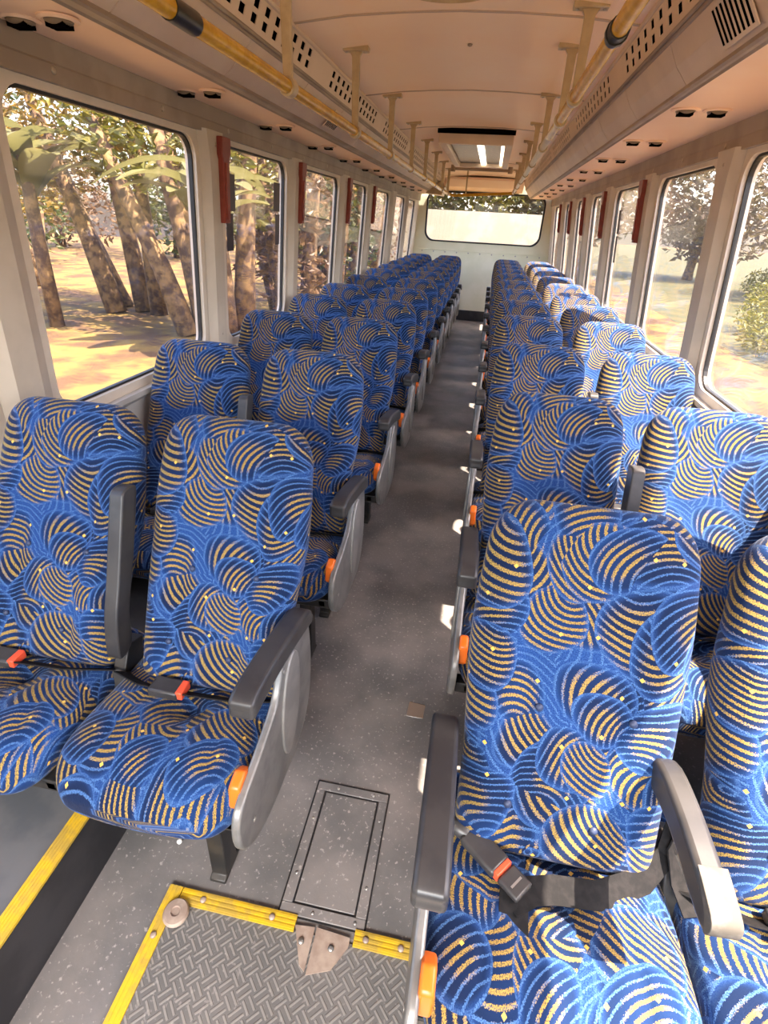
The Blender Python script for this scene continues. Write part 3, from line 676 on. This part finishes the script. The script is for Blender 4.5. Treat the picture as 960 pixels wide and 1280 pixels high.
def make_bench(side, first):
    sg = 1 if side == 'L' else -1           # direction of the aisle in local x
    root = bpy.data.objects.new('double_seat', None); COL.objects.link(root); root.empty_display_size = .1
    bo_ = .022 if first and side == 'L' else 0
    for k, s_ in enumerate((sg, -sg)):
        o = BK.build('backrest', M['fabric'], root, smooth=True, loc=(s_*BX+bo_, -.345, .445)) if not make_bench.bk else bpy.data.objects.new('backrest', make_bench.bk)
        if not make_bench.bk: make_bench.bk = o.data
        else: COL.objects.link(o); o.parent = root; o.location = (s_*BX+bo_, -.345, .445)
        bo = o
        o = CU.build('seat_cushion', M['fabric'], root, smooth=True, loc=(s_*BX, 0, 0)) if not make_bench.cu else bpy.data.objects.new('seat_cushion', make_bench.cu)
        if not make_bench.cu: make_bench.cu = o.data
        else: COL.objects.link(o); o.parent = root; o.location = (s_*BX, 0, 0)
        if first:
            for px, q_ in ((-.10, .13), (.05, .12), (-.07, .30), (.10, .30)):
                b = MB(); b.lathe((0, 0, 0), [(.008, 0), (.0075, -.003), (.003, -.0055), (.0005, -.006)], 12, 'y')
                # seat the button on the front skin
                best = min((v for v in make_bench.bk.vertices if v.normal.y < -.3), key=lambda v: (v.co.x-px)**2+(v.co.z-q_)**2)
                bb = b.build('button', M['button'], bo, smooth=True, loc=tuple(best.co)); bb.rotation_euler = (math.radians(-26), 0, 0)
    # under frame
    b = MB(); b.box(-.46, .46, -.62, -.58, .295, .335); b.box(-.46, .46, -.30, -.26, .285, .325)
    for x in (-.42, -.04, .04, .42): b.box(x-.015, x+.015, -.62, -.26, .30, .33)
    b.box(-sg*.44, -sg*.472, -.62, -.24, .27, .335)
    b.build('frame', M['black'], root, bevel=.004)
    # pedestal legs on the aisle side
    for y in (-.56, -.30):
        b = MB(); x = sg*.345; b.prism([(y-.025, .30), (y+.025, .30), (y+.03, .02), (y+.045, .012), (y+.045, .0015), (y-.045, .0015), (y-.045, .012), (y-.03, .02)], x-.022, x+.022, 'x'); b.build('leg', M['black'], root, bevel=.003)
    b = MB(); b.box(-sg*.44, -sg*.468, -.60, -.22, .255, .275); b.build('wall_bracket', M['black'], root)
    # aisle-side panel with oval inset and recline lever
    xi, xo = sg*.463, sg*.483
    b = MB(); b.prism(PANEL, xi, xo); pn = b.build('side_panel', M['panel'], root, bevel=.006, seg=3)
    b = MB(); b.prism(OVAL, xo-sg*.002, xo+sg*.006); b.prism([(x*1.0, z) for x, z in OVAL], xi+sg*.002, xi-sg*.004); b.build('oval_inset', M['inset'], pn, bevel=.003)['label'] = 'pale oval inset'
    b = MB(); b.prism([(-.650, .445), (-.640, .500), (-.605, .512), (-.578, .490), (-.575, .450), (-.592, .425), (-.632, .425)], xi-sg*.022, xi+sg*.004); b.build('recline_lever', M['orange'], pn, bevel=.006)['label'] = 'orange recline lever'
    for y, z in ((-.40, .60), (-.62, .37), (-.36, .33)):
        b = MB(); b.lathe((xo, y, z), [(.007, 0), (.006, sg*.0015), (.001, sg*.002)], 10, 'x'); b.build('screw', M['steel'], pn, smooth=True)
    b = MB(); b.prism(PAD, sg*.445, sg*.500); b.build('armrest', M['plastic'], root, bevel=.010, seg=3)
    # middle armrest
    down = first and side == 'R'
    if down:
        pts = [(-.33, .685), (-.36, .715), (-.45, .722), (-.56, .712), (-.60, .700), (-.605, .672), (-.575, .660), (-.45, .668), (-.36, .655)]
        b = MB(); b.prism(catmull(pts, 4), -.022, .022); mo = b.build('middle_armrest', M['plastic'], root, bevel=.010, seg=3); mo.location = (-.085, .055, .0); mo.rotation_euler = (0, 0, math.radians(3))
        b = MB(); b.prism(catmull([(-.535, .7225), (-.57, .715), (-.604, .703), (-.609, .680), (-.60, .670), (-.588, .69), (-.56, .708)], 4), -.0222, .0222); b.build('worn_tip', M['worn'], mo, bevel=.008, seg=3)['label'] = 'worn pale tip'
    else:
        pts = [(-.365, .50), (-.372, .53), (-.352, .62), (-.31, .72), (-.245, .885), (-.225, .925), (-.185, .925), (-.178, .90), (-.245, .73), (-.30, .61), (-.315, .52)]
        b = MB(); b.prism(catmull(pts, 4), -.019, .019); b.build('middle_armrest', M['plastic'], root, bevel=.009, seg=3)
    for s_ in (sg, -sg):
        if side == 'R' and first and s_ == sg: belt(root, s_*BX, 'loose')
        else: belt(root, s_*BX, 'tidy')
    b = MB(); b.prism([(-.40, .40), (-.30, .40), (-.27, .50), (-.33, .52)], -.018, .018); b.build('hinge_bracket', M['black'], root, bevel=.003)
    return root
make_bench.bk = make_bench.cu = None
def copy_tree(o, parent=None):
    c = o.copy(); COL.objects.link(c)
    if parent: c.parent = parent
    for ch in list(o.children): copy_tree(ch, c)
    return c
YL = [1.24, 2.05, 2.89, 3.67, 4.40, 5.22, 6.02, 6.72, 7.42, 8.05, 8.68, 9.28]
YRR = [.99, 1.77, 2.58, 3.44, 4.18, 4.94, 5.74, 6.53, 7.28, 7.95, 8.57, 9.18]
for side, ys, X in (('L', YL, -.6925), ('R', YRR, .69)):
    nm = 'left' if side == 'L' else 'right'
    first = make_bench(side, True); proto = make_bench(side, False)
    for i, y in enumerate(ys):
        o = first if i == 0 else proto if i == 1 else copy_tree(proto)
        o.location = (X+(.022 if i == 0 and side == 'L' else -.02 if i == 0 else 0), y, 0)
        if i == 0:
            lab = 'nearest blue patterned double seat left of the aisle, its middle armrest folded up' if side == 'L' else 'nearest blue patterned double seat right of the aisle, its belt lying loose'
        elif i == 11: lab = 'rearmost blue patterned double seat %s of the aisle, by the rear wall' % nm
        else: lab = 'blue patterned double seat in the %s row from the front, %s of the aisle' % (ORD[i], nm)
        tag(o, lab, 'seat', 'double seats %s of the aisle' % nm)

# ------------------------------------------------------------------ grab rails
def rail(x, z, zc, ys, y_end, side, split=None):
    nm = 'left' if side == 'L' else 'right'
    root = empty('grab_rail', (x, 0, z), 'yellow ceiling grab rail on cream hangers, %s of the aisle' % nm, 'grab rail', 'ceiling grab rails')
    b = MB(); b.tube([(0, .2, 0), (0, split or y_end, 0)], .019, 16); b.build('rail_tube', M['yellow'], root, smooth='auto')
    if split:  # paler colour paints the whitish reflection along the rear stretch
        b = MB(); b.tube([(0, split, 0), (0, y_end, 0)], .0185, 16); b.build('rail_tube', M['railcream'], root, smooth='auto')['label'] = 'rear stretch of the rail with its pale reflection painted on'
    for y in ys:
        b = MB(); h = zc-z
        b.tube([(0, y-.02, 0), (0, y+.02, 0)], .026, 16)
        b.prism([(-.014, .018), (.014, .018), (.017, h-.03), (.030, h-.012), (-.030, h-.012), (-.017, h-.03)], y-.009, y+.009, 'y')
        b.box(-.055, .055, y-.022, y+.022, h-.014, h+.004)
        hg = b.build('hanger', M['railcream'], root, bevel=.003)
        for sx in (-.042, .042):
            s_ = MB(); s_.lathe((sx, y, h-.014), [(.006, 0), (.005, -.003), (.001, -.004)], 8); s_.build('screw', M['steel'], hg, smooth=True)
    return root
gl = rail(-.505, 1.88, 2.168, [.98, 1.92, 2.80, 3.72, 4.65, 5.55, 6.45, 7.35, 8.25], 8.6, 'L')
b = MB(); b.tube([(0, 1.24, 0), (0, 1.34, 0)], .0215, 16); b.build('black_tape', M['tape'], gl, smooth='auto')
gr = rail(.375, 1.935, 2.172, [1.2, 2.30, 2.74, 3.63, 4.55, 5.45, 6.35, 7.25, 8.15], 8.6, 'R', 3.2)
b = MB(); b.tube([(0, 1.56, 0), (0, 1.63, 0)], .0225, 16); b.tube([(0, 1.595, .0), (0, 1.61, 0)], .026, 12); b.build('black_tape', M['tape'], gr, smooth='auto')
b = MB(); b.tube([(-.505, 8.63, 1.88), (-.44, 8.68, 1.875), (.31, 8.68, 1.93), (.375, 8.63, 1.935)], .018, 14)
cr = tag(b.build('cross_rail', M['yellow'], smooth='auto'), 'yellow cross rail in front of the rear window', 'grab rail')
b = MB(); b.tube([(-.28, 8.68, 1.9), (-.28, 8.68, 2.175)], .01, 8); b.build('hanger', M['railcream'], cr, smooth='auto')
b = MB(); b.tube([(-.42, 7.75, 2.125), (.28, 7.75, 2.125)], .016, 12)
for x in (-.42, .28): b.lathe((x, 7.75, 2.125), [(.028, -.03), (.03, 0), (.028, .04)], 12)
tag(b.build('ceiling_bar', M['header'], smooth='auto'), 'short tan bar across the ceiling behind the air unit', 'bar')
# ------------------------------------------------------------------ ceiling air unit and dome lamp
o = empty('ceiling_air_unit', (-.06, 6.0, 2.17), 'framed ceiling unit with two dark grilles and two bright white strips', 'ceiling light')
b = ringbox(-.29, .29, -1.0, 1.0, .06, -.085, .01); b.build('unit_frame', M['console'], o, bevel=.006)
b = MB(); b.box(-.30, .30, -1.03, -.995, -.02, .012); b.build('front_gap', M['dark'], o)
for x0, x1 in ((-.22, .0), (.06, .20)):
    b = MB(); b.box(x0, x1, -.94, .94, -.05, -.03); b.build('grille', M['grille'], o)
for x0, x1 in ((.002, .058), (.202, .228)):
    b = MB(); b.box(x0, x1, -.94, .94, -.062, -.035); b.build('white_strip', M['tube'], o, bevel=.005)  # white diffusers with weak emission
o = empty('dome_lamp', (-.07, 2.20, 2.18), 'oval yellowed dome lamp in the ceiling centre', 'ceiling light')
b = MB(); b.lathe((0, 0, 0), [(.14, .002), (.14, -.008), (.12, -.016), (.118, -.012)], 36, sy=.62); b.build('lamp_lens', M['lamp'], o, smooth=True)
b = MB(); b.prism(rrect(-.19, .19, -.105, .105, .04), -.006, .004, 'z'); b.build('lamp_bezel', M['cream'], o, bevel=.003)
b = MB(); b.lathe((-.03, .5, 2.183), [(.01, 0), (.009, -.005), (.002, -.008)], 10); tag(b.build('ceiling_screw', M['header'], smooth=True, loc=(0, 2.3, 0)), 'small round fastener in the ceiling behind the dome lamp', 'screw')
# roof vents toward the rear
for i, y in enumerate((7.35, 8.1)):
    b = MB(); b.prism([(-.22, y), (.10, y), (.05, y+.1), (-.17, y+.1)], 2.150, 2.176, 'z'); tag(b.build('roof_vent', M['header'], bevel=.004), ('dark roof vent just behind the ceiling unit', 'dark roof vent nearer the rear window')[i], 'vent')
# ------------------------------------------------------------------ air nozzles
def nozzle(x, y, z, label, grp):
    o = empty('air_nozzle', (x, y, z), label, 'air nozzle', grp)
    b = MB(); b.lathe((0, 0, 0), [(.048, .002), (.048, -.002), (.040, -.006), (.033, -.004), (.033, .002)], 24); b.build('bezel', M['under'], o, smooth='auto')
    b = MB(); b.lathe((0, 0, -.004), [(.033, 0), (.030, -.005), (.020, -.010), (.004, -.011)], 20); nb = b.build('nozzle_ball', M['nozzle'], o, smooth=True)
    b = MB()
    for k in (-1, 0, 1): b.box(-.024, .024, k*.014-.0055, k*.014+.0055, -.018, -.006)
    b.build('slot', M['dark'], nb)
for side in 'LR':
    sg = -1 if side == 'L' else 1; nm = 'left' if side == 'L' else 'right'
    for i in range(10):
        y = (1.51 if side == 'L' else 1.65)+.80*i
        for j, x in enumerate((1.045, .94) if side == 'L' else (.88, .775)):
            z = 1.929 if side == 'L' else 1.934
            nozzle(sg*x, y, z, 'round air nozzle of the %s pair from the front, %s, under the %s console' % (ORD[i], 'window side' if j == 0 else 'aisle side', nm), 'air nozzles under the %s console' % nm)
# speaker grilles on console faces
def grille(P, ox, ux, y, side, label):
    c = ((P[1][0]+P[2][0])/2+ox[0]*.008, (P[1][1]+P[2][1])/2+ox[1]*.008)
    o = empty('speaker_grille', (c[0], y, c[1]), label, 'grille')
    b = MB(); w = .05
    q = [(-ux[0]*w, -ux[1]*w), (ux[0]*w, ux[1]*w), (ux[0]*w+ox[0]*.004, ux[1]*w+ox[1]*.004), (-ux[0]*w+ox[0]*.004, -ux[1]*w+ox[1]*.004)]
    b.prism(q, -.10, .10, 'y'); b.build('plate', M['console'], o, bevel=.001)
    for k in range(8):
        b = MB(); yy = -.084+.024*k
        q = [(-ux[0]*.04+ox[0]*.002, -ux[1]*.04+ox[1]*.002), (ux[0]*.04+ox[0]*.002, ux[1]*.04+ox[1]*.002), (ux[0]*.04+ox[0]*.0055, ux[1]*.04+ox[1]*.0055), (-ux[0]*.04+ox[0]*.0055, -ux[1]*.04+ox[1]*.0055)]
        b.prism(q, yy-.004, yy+.004, 'y'); b.build('slot', M['dark'], o)
grille(PL, oL, uL, 3.35, 'L', 'slotted speaker grille on the left overhead console face')
grille(PR_, oR, uR, 1.70, 'R', 'slotted speaker grille on the right overhead console face')
# ------------------------------------------------------------------ red window handles
def handle(side, y, label):
    sg = -1 if side == 'L' else 1; zt = 1.83
    o = empty('window_release_handle', (wx(side, 1.7)-sg*.0, y, 1.7), label, 'emergency handle', 'red handles on the window pillars')
    def X(z, off): return wx(side, z)-sg*off-wx(side, 1.7)
    b = MB(); 
    out = [(-.045, .125), (.045, .125), (.045, .065), (.028, .045), (.024, -.21), (-.030, -.21), (-.034, .04), (-.045, .06)]
    vs = [(X(1.7+z, .004), yy, z) for yy, z in out]+[(X(1.7+z, .058), yy, z) for yy, z in out]; n = 8
    b.add(vs, [tuple(range(n)), tuple(range(2*n-1, n-1, -1))]+[(k, (k+1) % n, n+(k+1) % n, n+k) for k in range(n)]); b.build('handle_body', M['red'], o, bevel=.004)
    b = MB(); g_ = [(-.020, .03), (.014, .03), (.012, -.195), (-.018, -.195)]
    vs = [(X(1.7+z, .057), yy, z) for yy, z in g_]+[(X(1.7+z, .064), yy, z) for yy, z in g_]
    b.add(vs, [(0, 1, 2, 3), (7, 6, 5, 4)]+[(k, (k+1) % 4, 4+(k+1) % 4, 4+k) for k in range(4)]); b.build('grip', M['red'], o, bevel=.003)
for side in 'LR':
    nm = 'left' if side == 'L' else 'right'; w = WIN[side]
    idx = [1, 2, 3, 4] if side == 'L' else [2, 3, 4, 5, 6]
    for k, i in enumerate(idx): handle(side, w[i+1][0]-.085, 'red window release handle, %s from the front on the %s side' % (ORD[k], nm))
# stickers on panes
def sticker(side, y0, y1, z0, z1, label, m='sticker'):
    sg = -1 if side == 'L' else 1; b = MB()
    vs = [(wx(side, z)+sg*o_, y, z) for o_ in (.0225, .0238) for y, z in ((y0, z0), (y1, z0), (y1, z1), (y0, z1))]
    b.add(vs, [(0, 1, 2, 3), (7, 6, 5, 4)]+[(k, (k+1) % 4, 4+(k+1) % 4, 4+k) for k in range(4)]); tag(b.build('window_sticker', M[m]), label, 'sticker')
sticker('L', 2.78, 2.90, 1.54, 1.70, 'larger dark sticker beside the first red handle on the left')
sticker('L', 2.79, 2.87, 1.36, 1.53, 'narrow dark sticker below the larger one by the first left handle')
sticker('L', 3.44, 3.54, 1.55, 1.70, 'upper dark sticker at the rear of the second left window')
sticker('L', 3.47, 3.54, 1.37, 1.535, 'lower narrow dark sticker at the rear of the second left window')
sticker('R', 4.79, 4.87, 1.53, 1.69, 'upper dark sticker high on the right window behind the first red handle')
sticker('R', 4.81, 4.87, 1.33, 1.515, 'lower narrow dark sticker on the right window behind the first red handle')

# ------------------------------------------------------------------ outside
b = MB(); b.box(-70, 70, -30, 140, -1.1, -1.0); struct(b.build('ground', M['soil']), 'orange sandy ground outside')
b = MB(); b.box(6.6, 60, -20, 120, -.9995, -.997); struct(b.build('ground_grass', M['grass']), 'yellow-green grass outside the right windows')
b = MB(); b.box(-45, -1.0, 45.8, 46, -1.0, 1.6); b.box(-45.2, -45, -20, 46, -1.0, 1.6); struct(b.build('boundary_wall', M['outwall']), 'cream boundary wall beyond the trees')
b = MB(); b.box(-5, 3.4, 27.0, 27.3, -1.0, 2.0); struct(b.build('rear_boundary_wall', M['rearwall']), 'pale wall behind the bus')
b = MB(); b.box(24, 24.4, -25, 27, -1.0, 1.4); b.prism([(24, 1.4), (24.4, 1.4), (24.9, 1.6), (23.5, 1.6)], -25, 27, 'y'); struct(b.build('mauve_reflection_band', M['mauve']), 'mauve-brown band standing in for a reflection in the right windows')  # band added beyond the grass, shaped as the dark reflection in the panes
def leaves(b, c, R, n, size, flat=.5):
    for _ in range(n):
        while True:
            p_ = Vector((rnd.uniform(-1, 1), rnd.uniform(-1, 1), rnd.uniform(-1, 1)))
            if .25 < p_.length < 1: break
        p_ = Vector((c[0]+p_.x*R[0], c[1]+p_.y*R[1], c[2]+p_.z*R[2]))
        a = Vector((rnd.gauss(0, 1), rnd.gauss(0, 1), rnd.gauss(0, flat))).normalized(); q = a.orthogonal().normalized()
        q = (q*math.cos(rnd.random()*6)+a.cross(q)*math.sin(rnd.random()*6)).normalized()
        L_ = size*rnd.uniform(.6, 1.4); w = L_*.22; nn = a.cross(q)
        b.add([p_, p_+a*L_*.4+q*w+nn*w*.4, p_+a*L_-nn*L_*.15, p_+a*L_*.4-q*w+nn*w*.4, p_+a*L_*.45-nn*.0], [(0, 1, 4), (1, 2, 4), (2, 3, 4), (3, 0, 4)])
def big_leaf(b, base, dirv, L_, w):
    d = Vector(dirv).normalized(); sd_ = d.cross(Vector((0, 0, 1))).normalized(); rows = 9; vs, fs = [], []
    for i in range(rows):
        t = i/(rows-1); p_ = Vector(base)+d*L_*t+Vector((0, 0, -1))*L_*.45*t*t; ww = w*math.sin(pi*min(.97, .12+.86*t))**.7
        vs += [p_-sd_*ww+Vector((0, 0, .25*ww)), p_, p_+sd_*ww+Vector((0, 0, .25*ww))]
    for i in range(rows-1):
        for k in range(2): fs.append((i*3+k, i*3+k+1, i*3+k+4, i*3+k+3))
    b.add(vs, fs)
def tree(loc, trunks, crowns, label, m, size=.3, name='tree', grp=None):
    o = empty(name, loc, label, 'tree', grp)
    for t in trunks:
        b = MB(); b.tube(t[0], t[1], 9); b.build('trunk', M['bark'], o, smooth=True)
    b = MB()
    for c, R, n in crowns: leaves(b, c, R, n, size)
    b.build('foliage', M[m], o)
    return o
# clump of leaning trunks seen through the first left window
def trunk(x, y, lx, ly, h, r): return ([(x, y, 0), (x+lx*.3, y+ly*.3, h*.35), (x+lx*.7, y+ly*.7, h*.7), (x+lx, y+ly, h)], [r*1.25, r, r*.8, r*.5])
tree((-9.4, 13.2, -1.0), [trunk(0, 0, -1.6, .4, 5, .22), trunk(.5, .5, -.8, .6, 5.2, .2), trunk(1.1, .2, -.1, .2, 5.4, .18), trunk(-.3, .9, -2.4, .8, 4.2, .16)],
     [((-1.5, .5, 4.4), (2.8, 2.4, 1.9), 2600), ((.6, .6, 5.4), (2.4, 2, 1.9), 1500), ((-2.6, -1, 3.5), (2.0, 1.8, .9), 1000)], 'golden-leaved tree with four leaning trunks beyond the first left window', 'leafgold', .21)
tree((-6.3, 11.3, -1.0), [trunk(0, 0, -1.7, .3, 4, .2), trunk(.35, .3, -1.0, .4, 4.4, .24), trunk(.6, .7, -.3, .4, 5, .22), trunk(.9, 1.0, .3, .6, 5, .22), trunk(.1, .8, -1.0, .8, 4.6, .16)],
     [((-.6, .8, 4.2), (2.1, 2.0, 1.6), 1500), ((1.0, 1.6, 3.6), (1.3, 1.5, 1.5), 700)], 'thick clump of leaning trunks nearest the first left pillar', 'leafyel', .24)
o = empty('banana_plant', (-5.3, 10.4, -1.0), 'big-leaved banana plant beside the leaning trunks on the left', 'plant')
b = MB(); b.tube(*[[(0, 0, 0), (.05, 0, 1.4), (.1, .1, 2.9)], [.16, .14, .1]], 10); b.build('stem', M['bark'], o, smooth=True)
for k in range(13):
    a = k*2.4; b = MB(); big_leaf(b, (.1, .1, 2.1+.09*k), (math.cos(a), math.sin(a), 1.1-.07*k), 1.9, .27); b.build('leaf', M['leafpale'], o, smooth=True)
o = empty('banana_plant', (-9.4, 11.0, -1.0), 'tall banana plant with pale leaves at the far left', 'plant')
b = MB(); b.tube(*[[(0, 0, 0), (.05, 0, 1.7), (.1, .1, 3.8)], [.16, .14, .1]], 10); b.build('stem', M['bark'], o, smooth=True)
for k in range(13):
    a = k*2.4+1; b = MB(); big_leaf(b, (.1, .1, 2.5+.1*k), (math.cos(a), math.sin(a), 1.2-.08*k), 2.1, .32); b.build('leaf', M['leafpale'], o, smooth=True)
spots = [(-5.2, 14.5, 'leafdry'), (-4.6, 17.5, 'leafgreen'), (-5.6, 20.5, 'leafgold'), (-4.8, 24, 'leafdry'), (-6, 28, 'leafyel')]
for i, (x, y, m) in enumerate(spots):
    tree((x, y, -1.0), [trunk(0, 0, -.6, .3, 4, .22), trunk(.5, .5, .3, .2, 4.4, .2), trunk(-.4, .6, -.9, -.2, 4, .18), trunk(.2, -.4, .5, -.4, 3.6, .15)],
         [((0, .2, 3.6), (1.8, 1.9, 1.7), 900), ((.2, 0, 1.6), (1.2, 1.5, 1.4), 450), ((-.3, 0, 5), (2, 2, 1.4), 500)], 'dense many-stemmed tree, %s along the left side beyond the clump' % ORD[i], m, .27, grp='trees along the left side')
tree((-14.5, 16.5, -1.0), [trunk(0, 0, -.4, .2, 2.4, .14), trunk(.1, .1, .5, .1, 2.2, .1)], [((0, 0, 2.7), (1.5, 1.4, .9), 420)], 'small round golden tree far off through the first left window', 'leafgold', .22)
far = [(-22, 22, 'leafgreen'), (-26, 32, 'leafdry'), (-17, 30, 'leafgreen'), (-30, 14, 'leafgold'), (-12, 36, 'leafyel')]
for i, (x, y, m) in enumerate(far):
    tree((x, y, -1.0), [trunk(0, 0, .3, .2, 4, .25)], [((0, 0, 4.2), (3.8, 3.8, 2.8), 1300), ((1, 0, 1.8), (3.2, 3.2, 1.7), 700)], 'distant bushy tree, %s from the left in front of the boundary wall' % ORD[i], m, .42, grp='distant trees on the left')
rg = [(19, 12, 'leafgold'), (21, 20, 'leafyel'), (17, 30, 'leafgold'), (27, 34, 'leafgreen'), (13, 40, 'leafyel'), (27, 7, 'leafgreen'), (28, 22, 'leafyel')]
for i, (x, y, m) in enumerate(rg):
    tree((x, y, -1.0), [trunk(0, 0, .3, .2, 4, .25), trunk(.3, .4, -.5, .5, 4.2, .18)], [((0, 0, 5.0), (4.2, 4.2, 3.2), 2400), ((1, 0, 2.8), (3.4, 3.4, 1.9), 900)], 'leafy tree beyond the grass on the right, %s in line' % ORD[i], 'leafright' if i % 2 else 'leafmauve', .50, grp='trees on the right')
for i, (x, y) in enumerate(((9.6, 18.2), (12.6, 25), (8.3, 14.6), (15, 32))):
    o = empty('shrub', (x, y, -1.0), 'bright yellow-green shrub on the grass, %s from the right window' % ['second', 'third', 'nearest', 'farthest'][i], 'shrub', 'shrubs on the right')
    b = MB(); leaves(b, (0, 0, .55), (1.8, 2.1, .8), 2600, .17); b.build('foliage', M['leafshrub'], o)
    b = MB()
    for k in range(6): b.tube([(0, 0, 0), (math.cos(k)*.5, math.sin(k)*.5, .7)], [.03, .015], 6)
    b.build('stem', M['bark'], o)
for i, (x, y, m) in enumerate(((-5, 30.5, 'leafyel'), (0, 31, 'leafyel'), (4.5, 30.5, 'leafright'))):
    tree((x, y, -1.0), [trunk(0, 0, .3, .2, 4, .25)], [((0, 0, 4.0), (3.4, 2.4, 2.2), 2600), ((0, 0, 6.2), (3.2, 2.4, 1.8), 1200)], 'tree above the pale wall behind the bus, %s from the left' % ORD[i], m, .4, grp='trees behind the bus')

tree((2.3, 19.5, -1.0), [trunk(0, 0, .1, .1, 4.6, .13), trunk(.45, .2, .25, .1, 4.8, .10)], [((.2, 0, 5.0), (1.8, 1.6, 1.2), 700)], 'two thin trunks in front of the pale wall behind the bus', 'leafdry', .28)
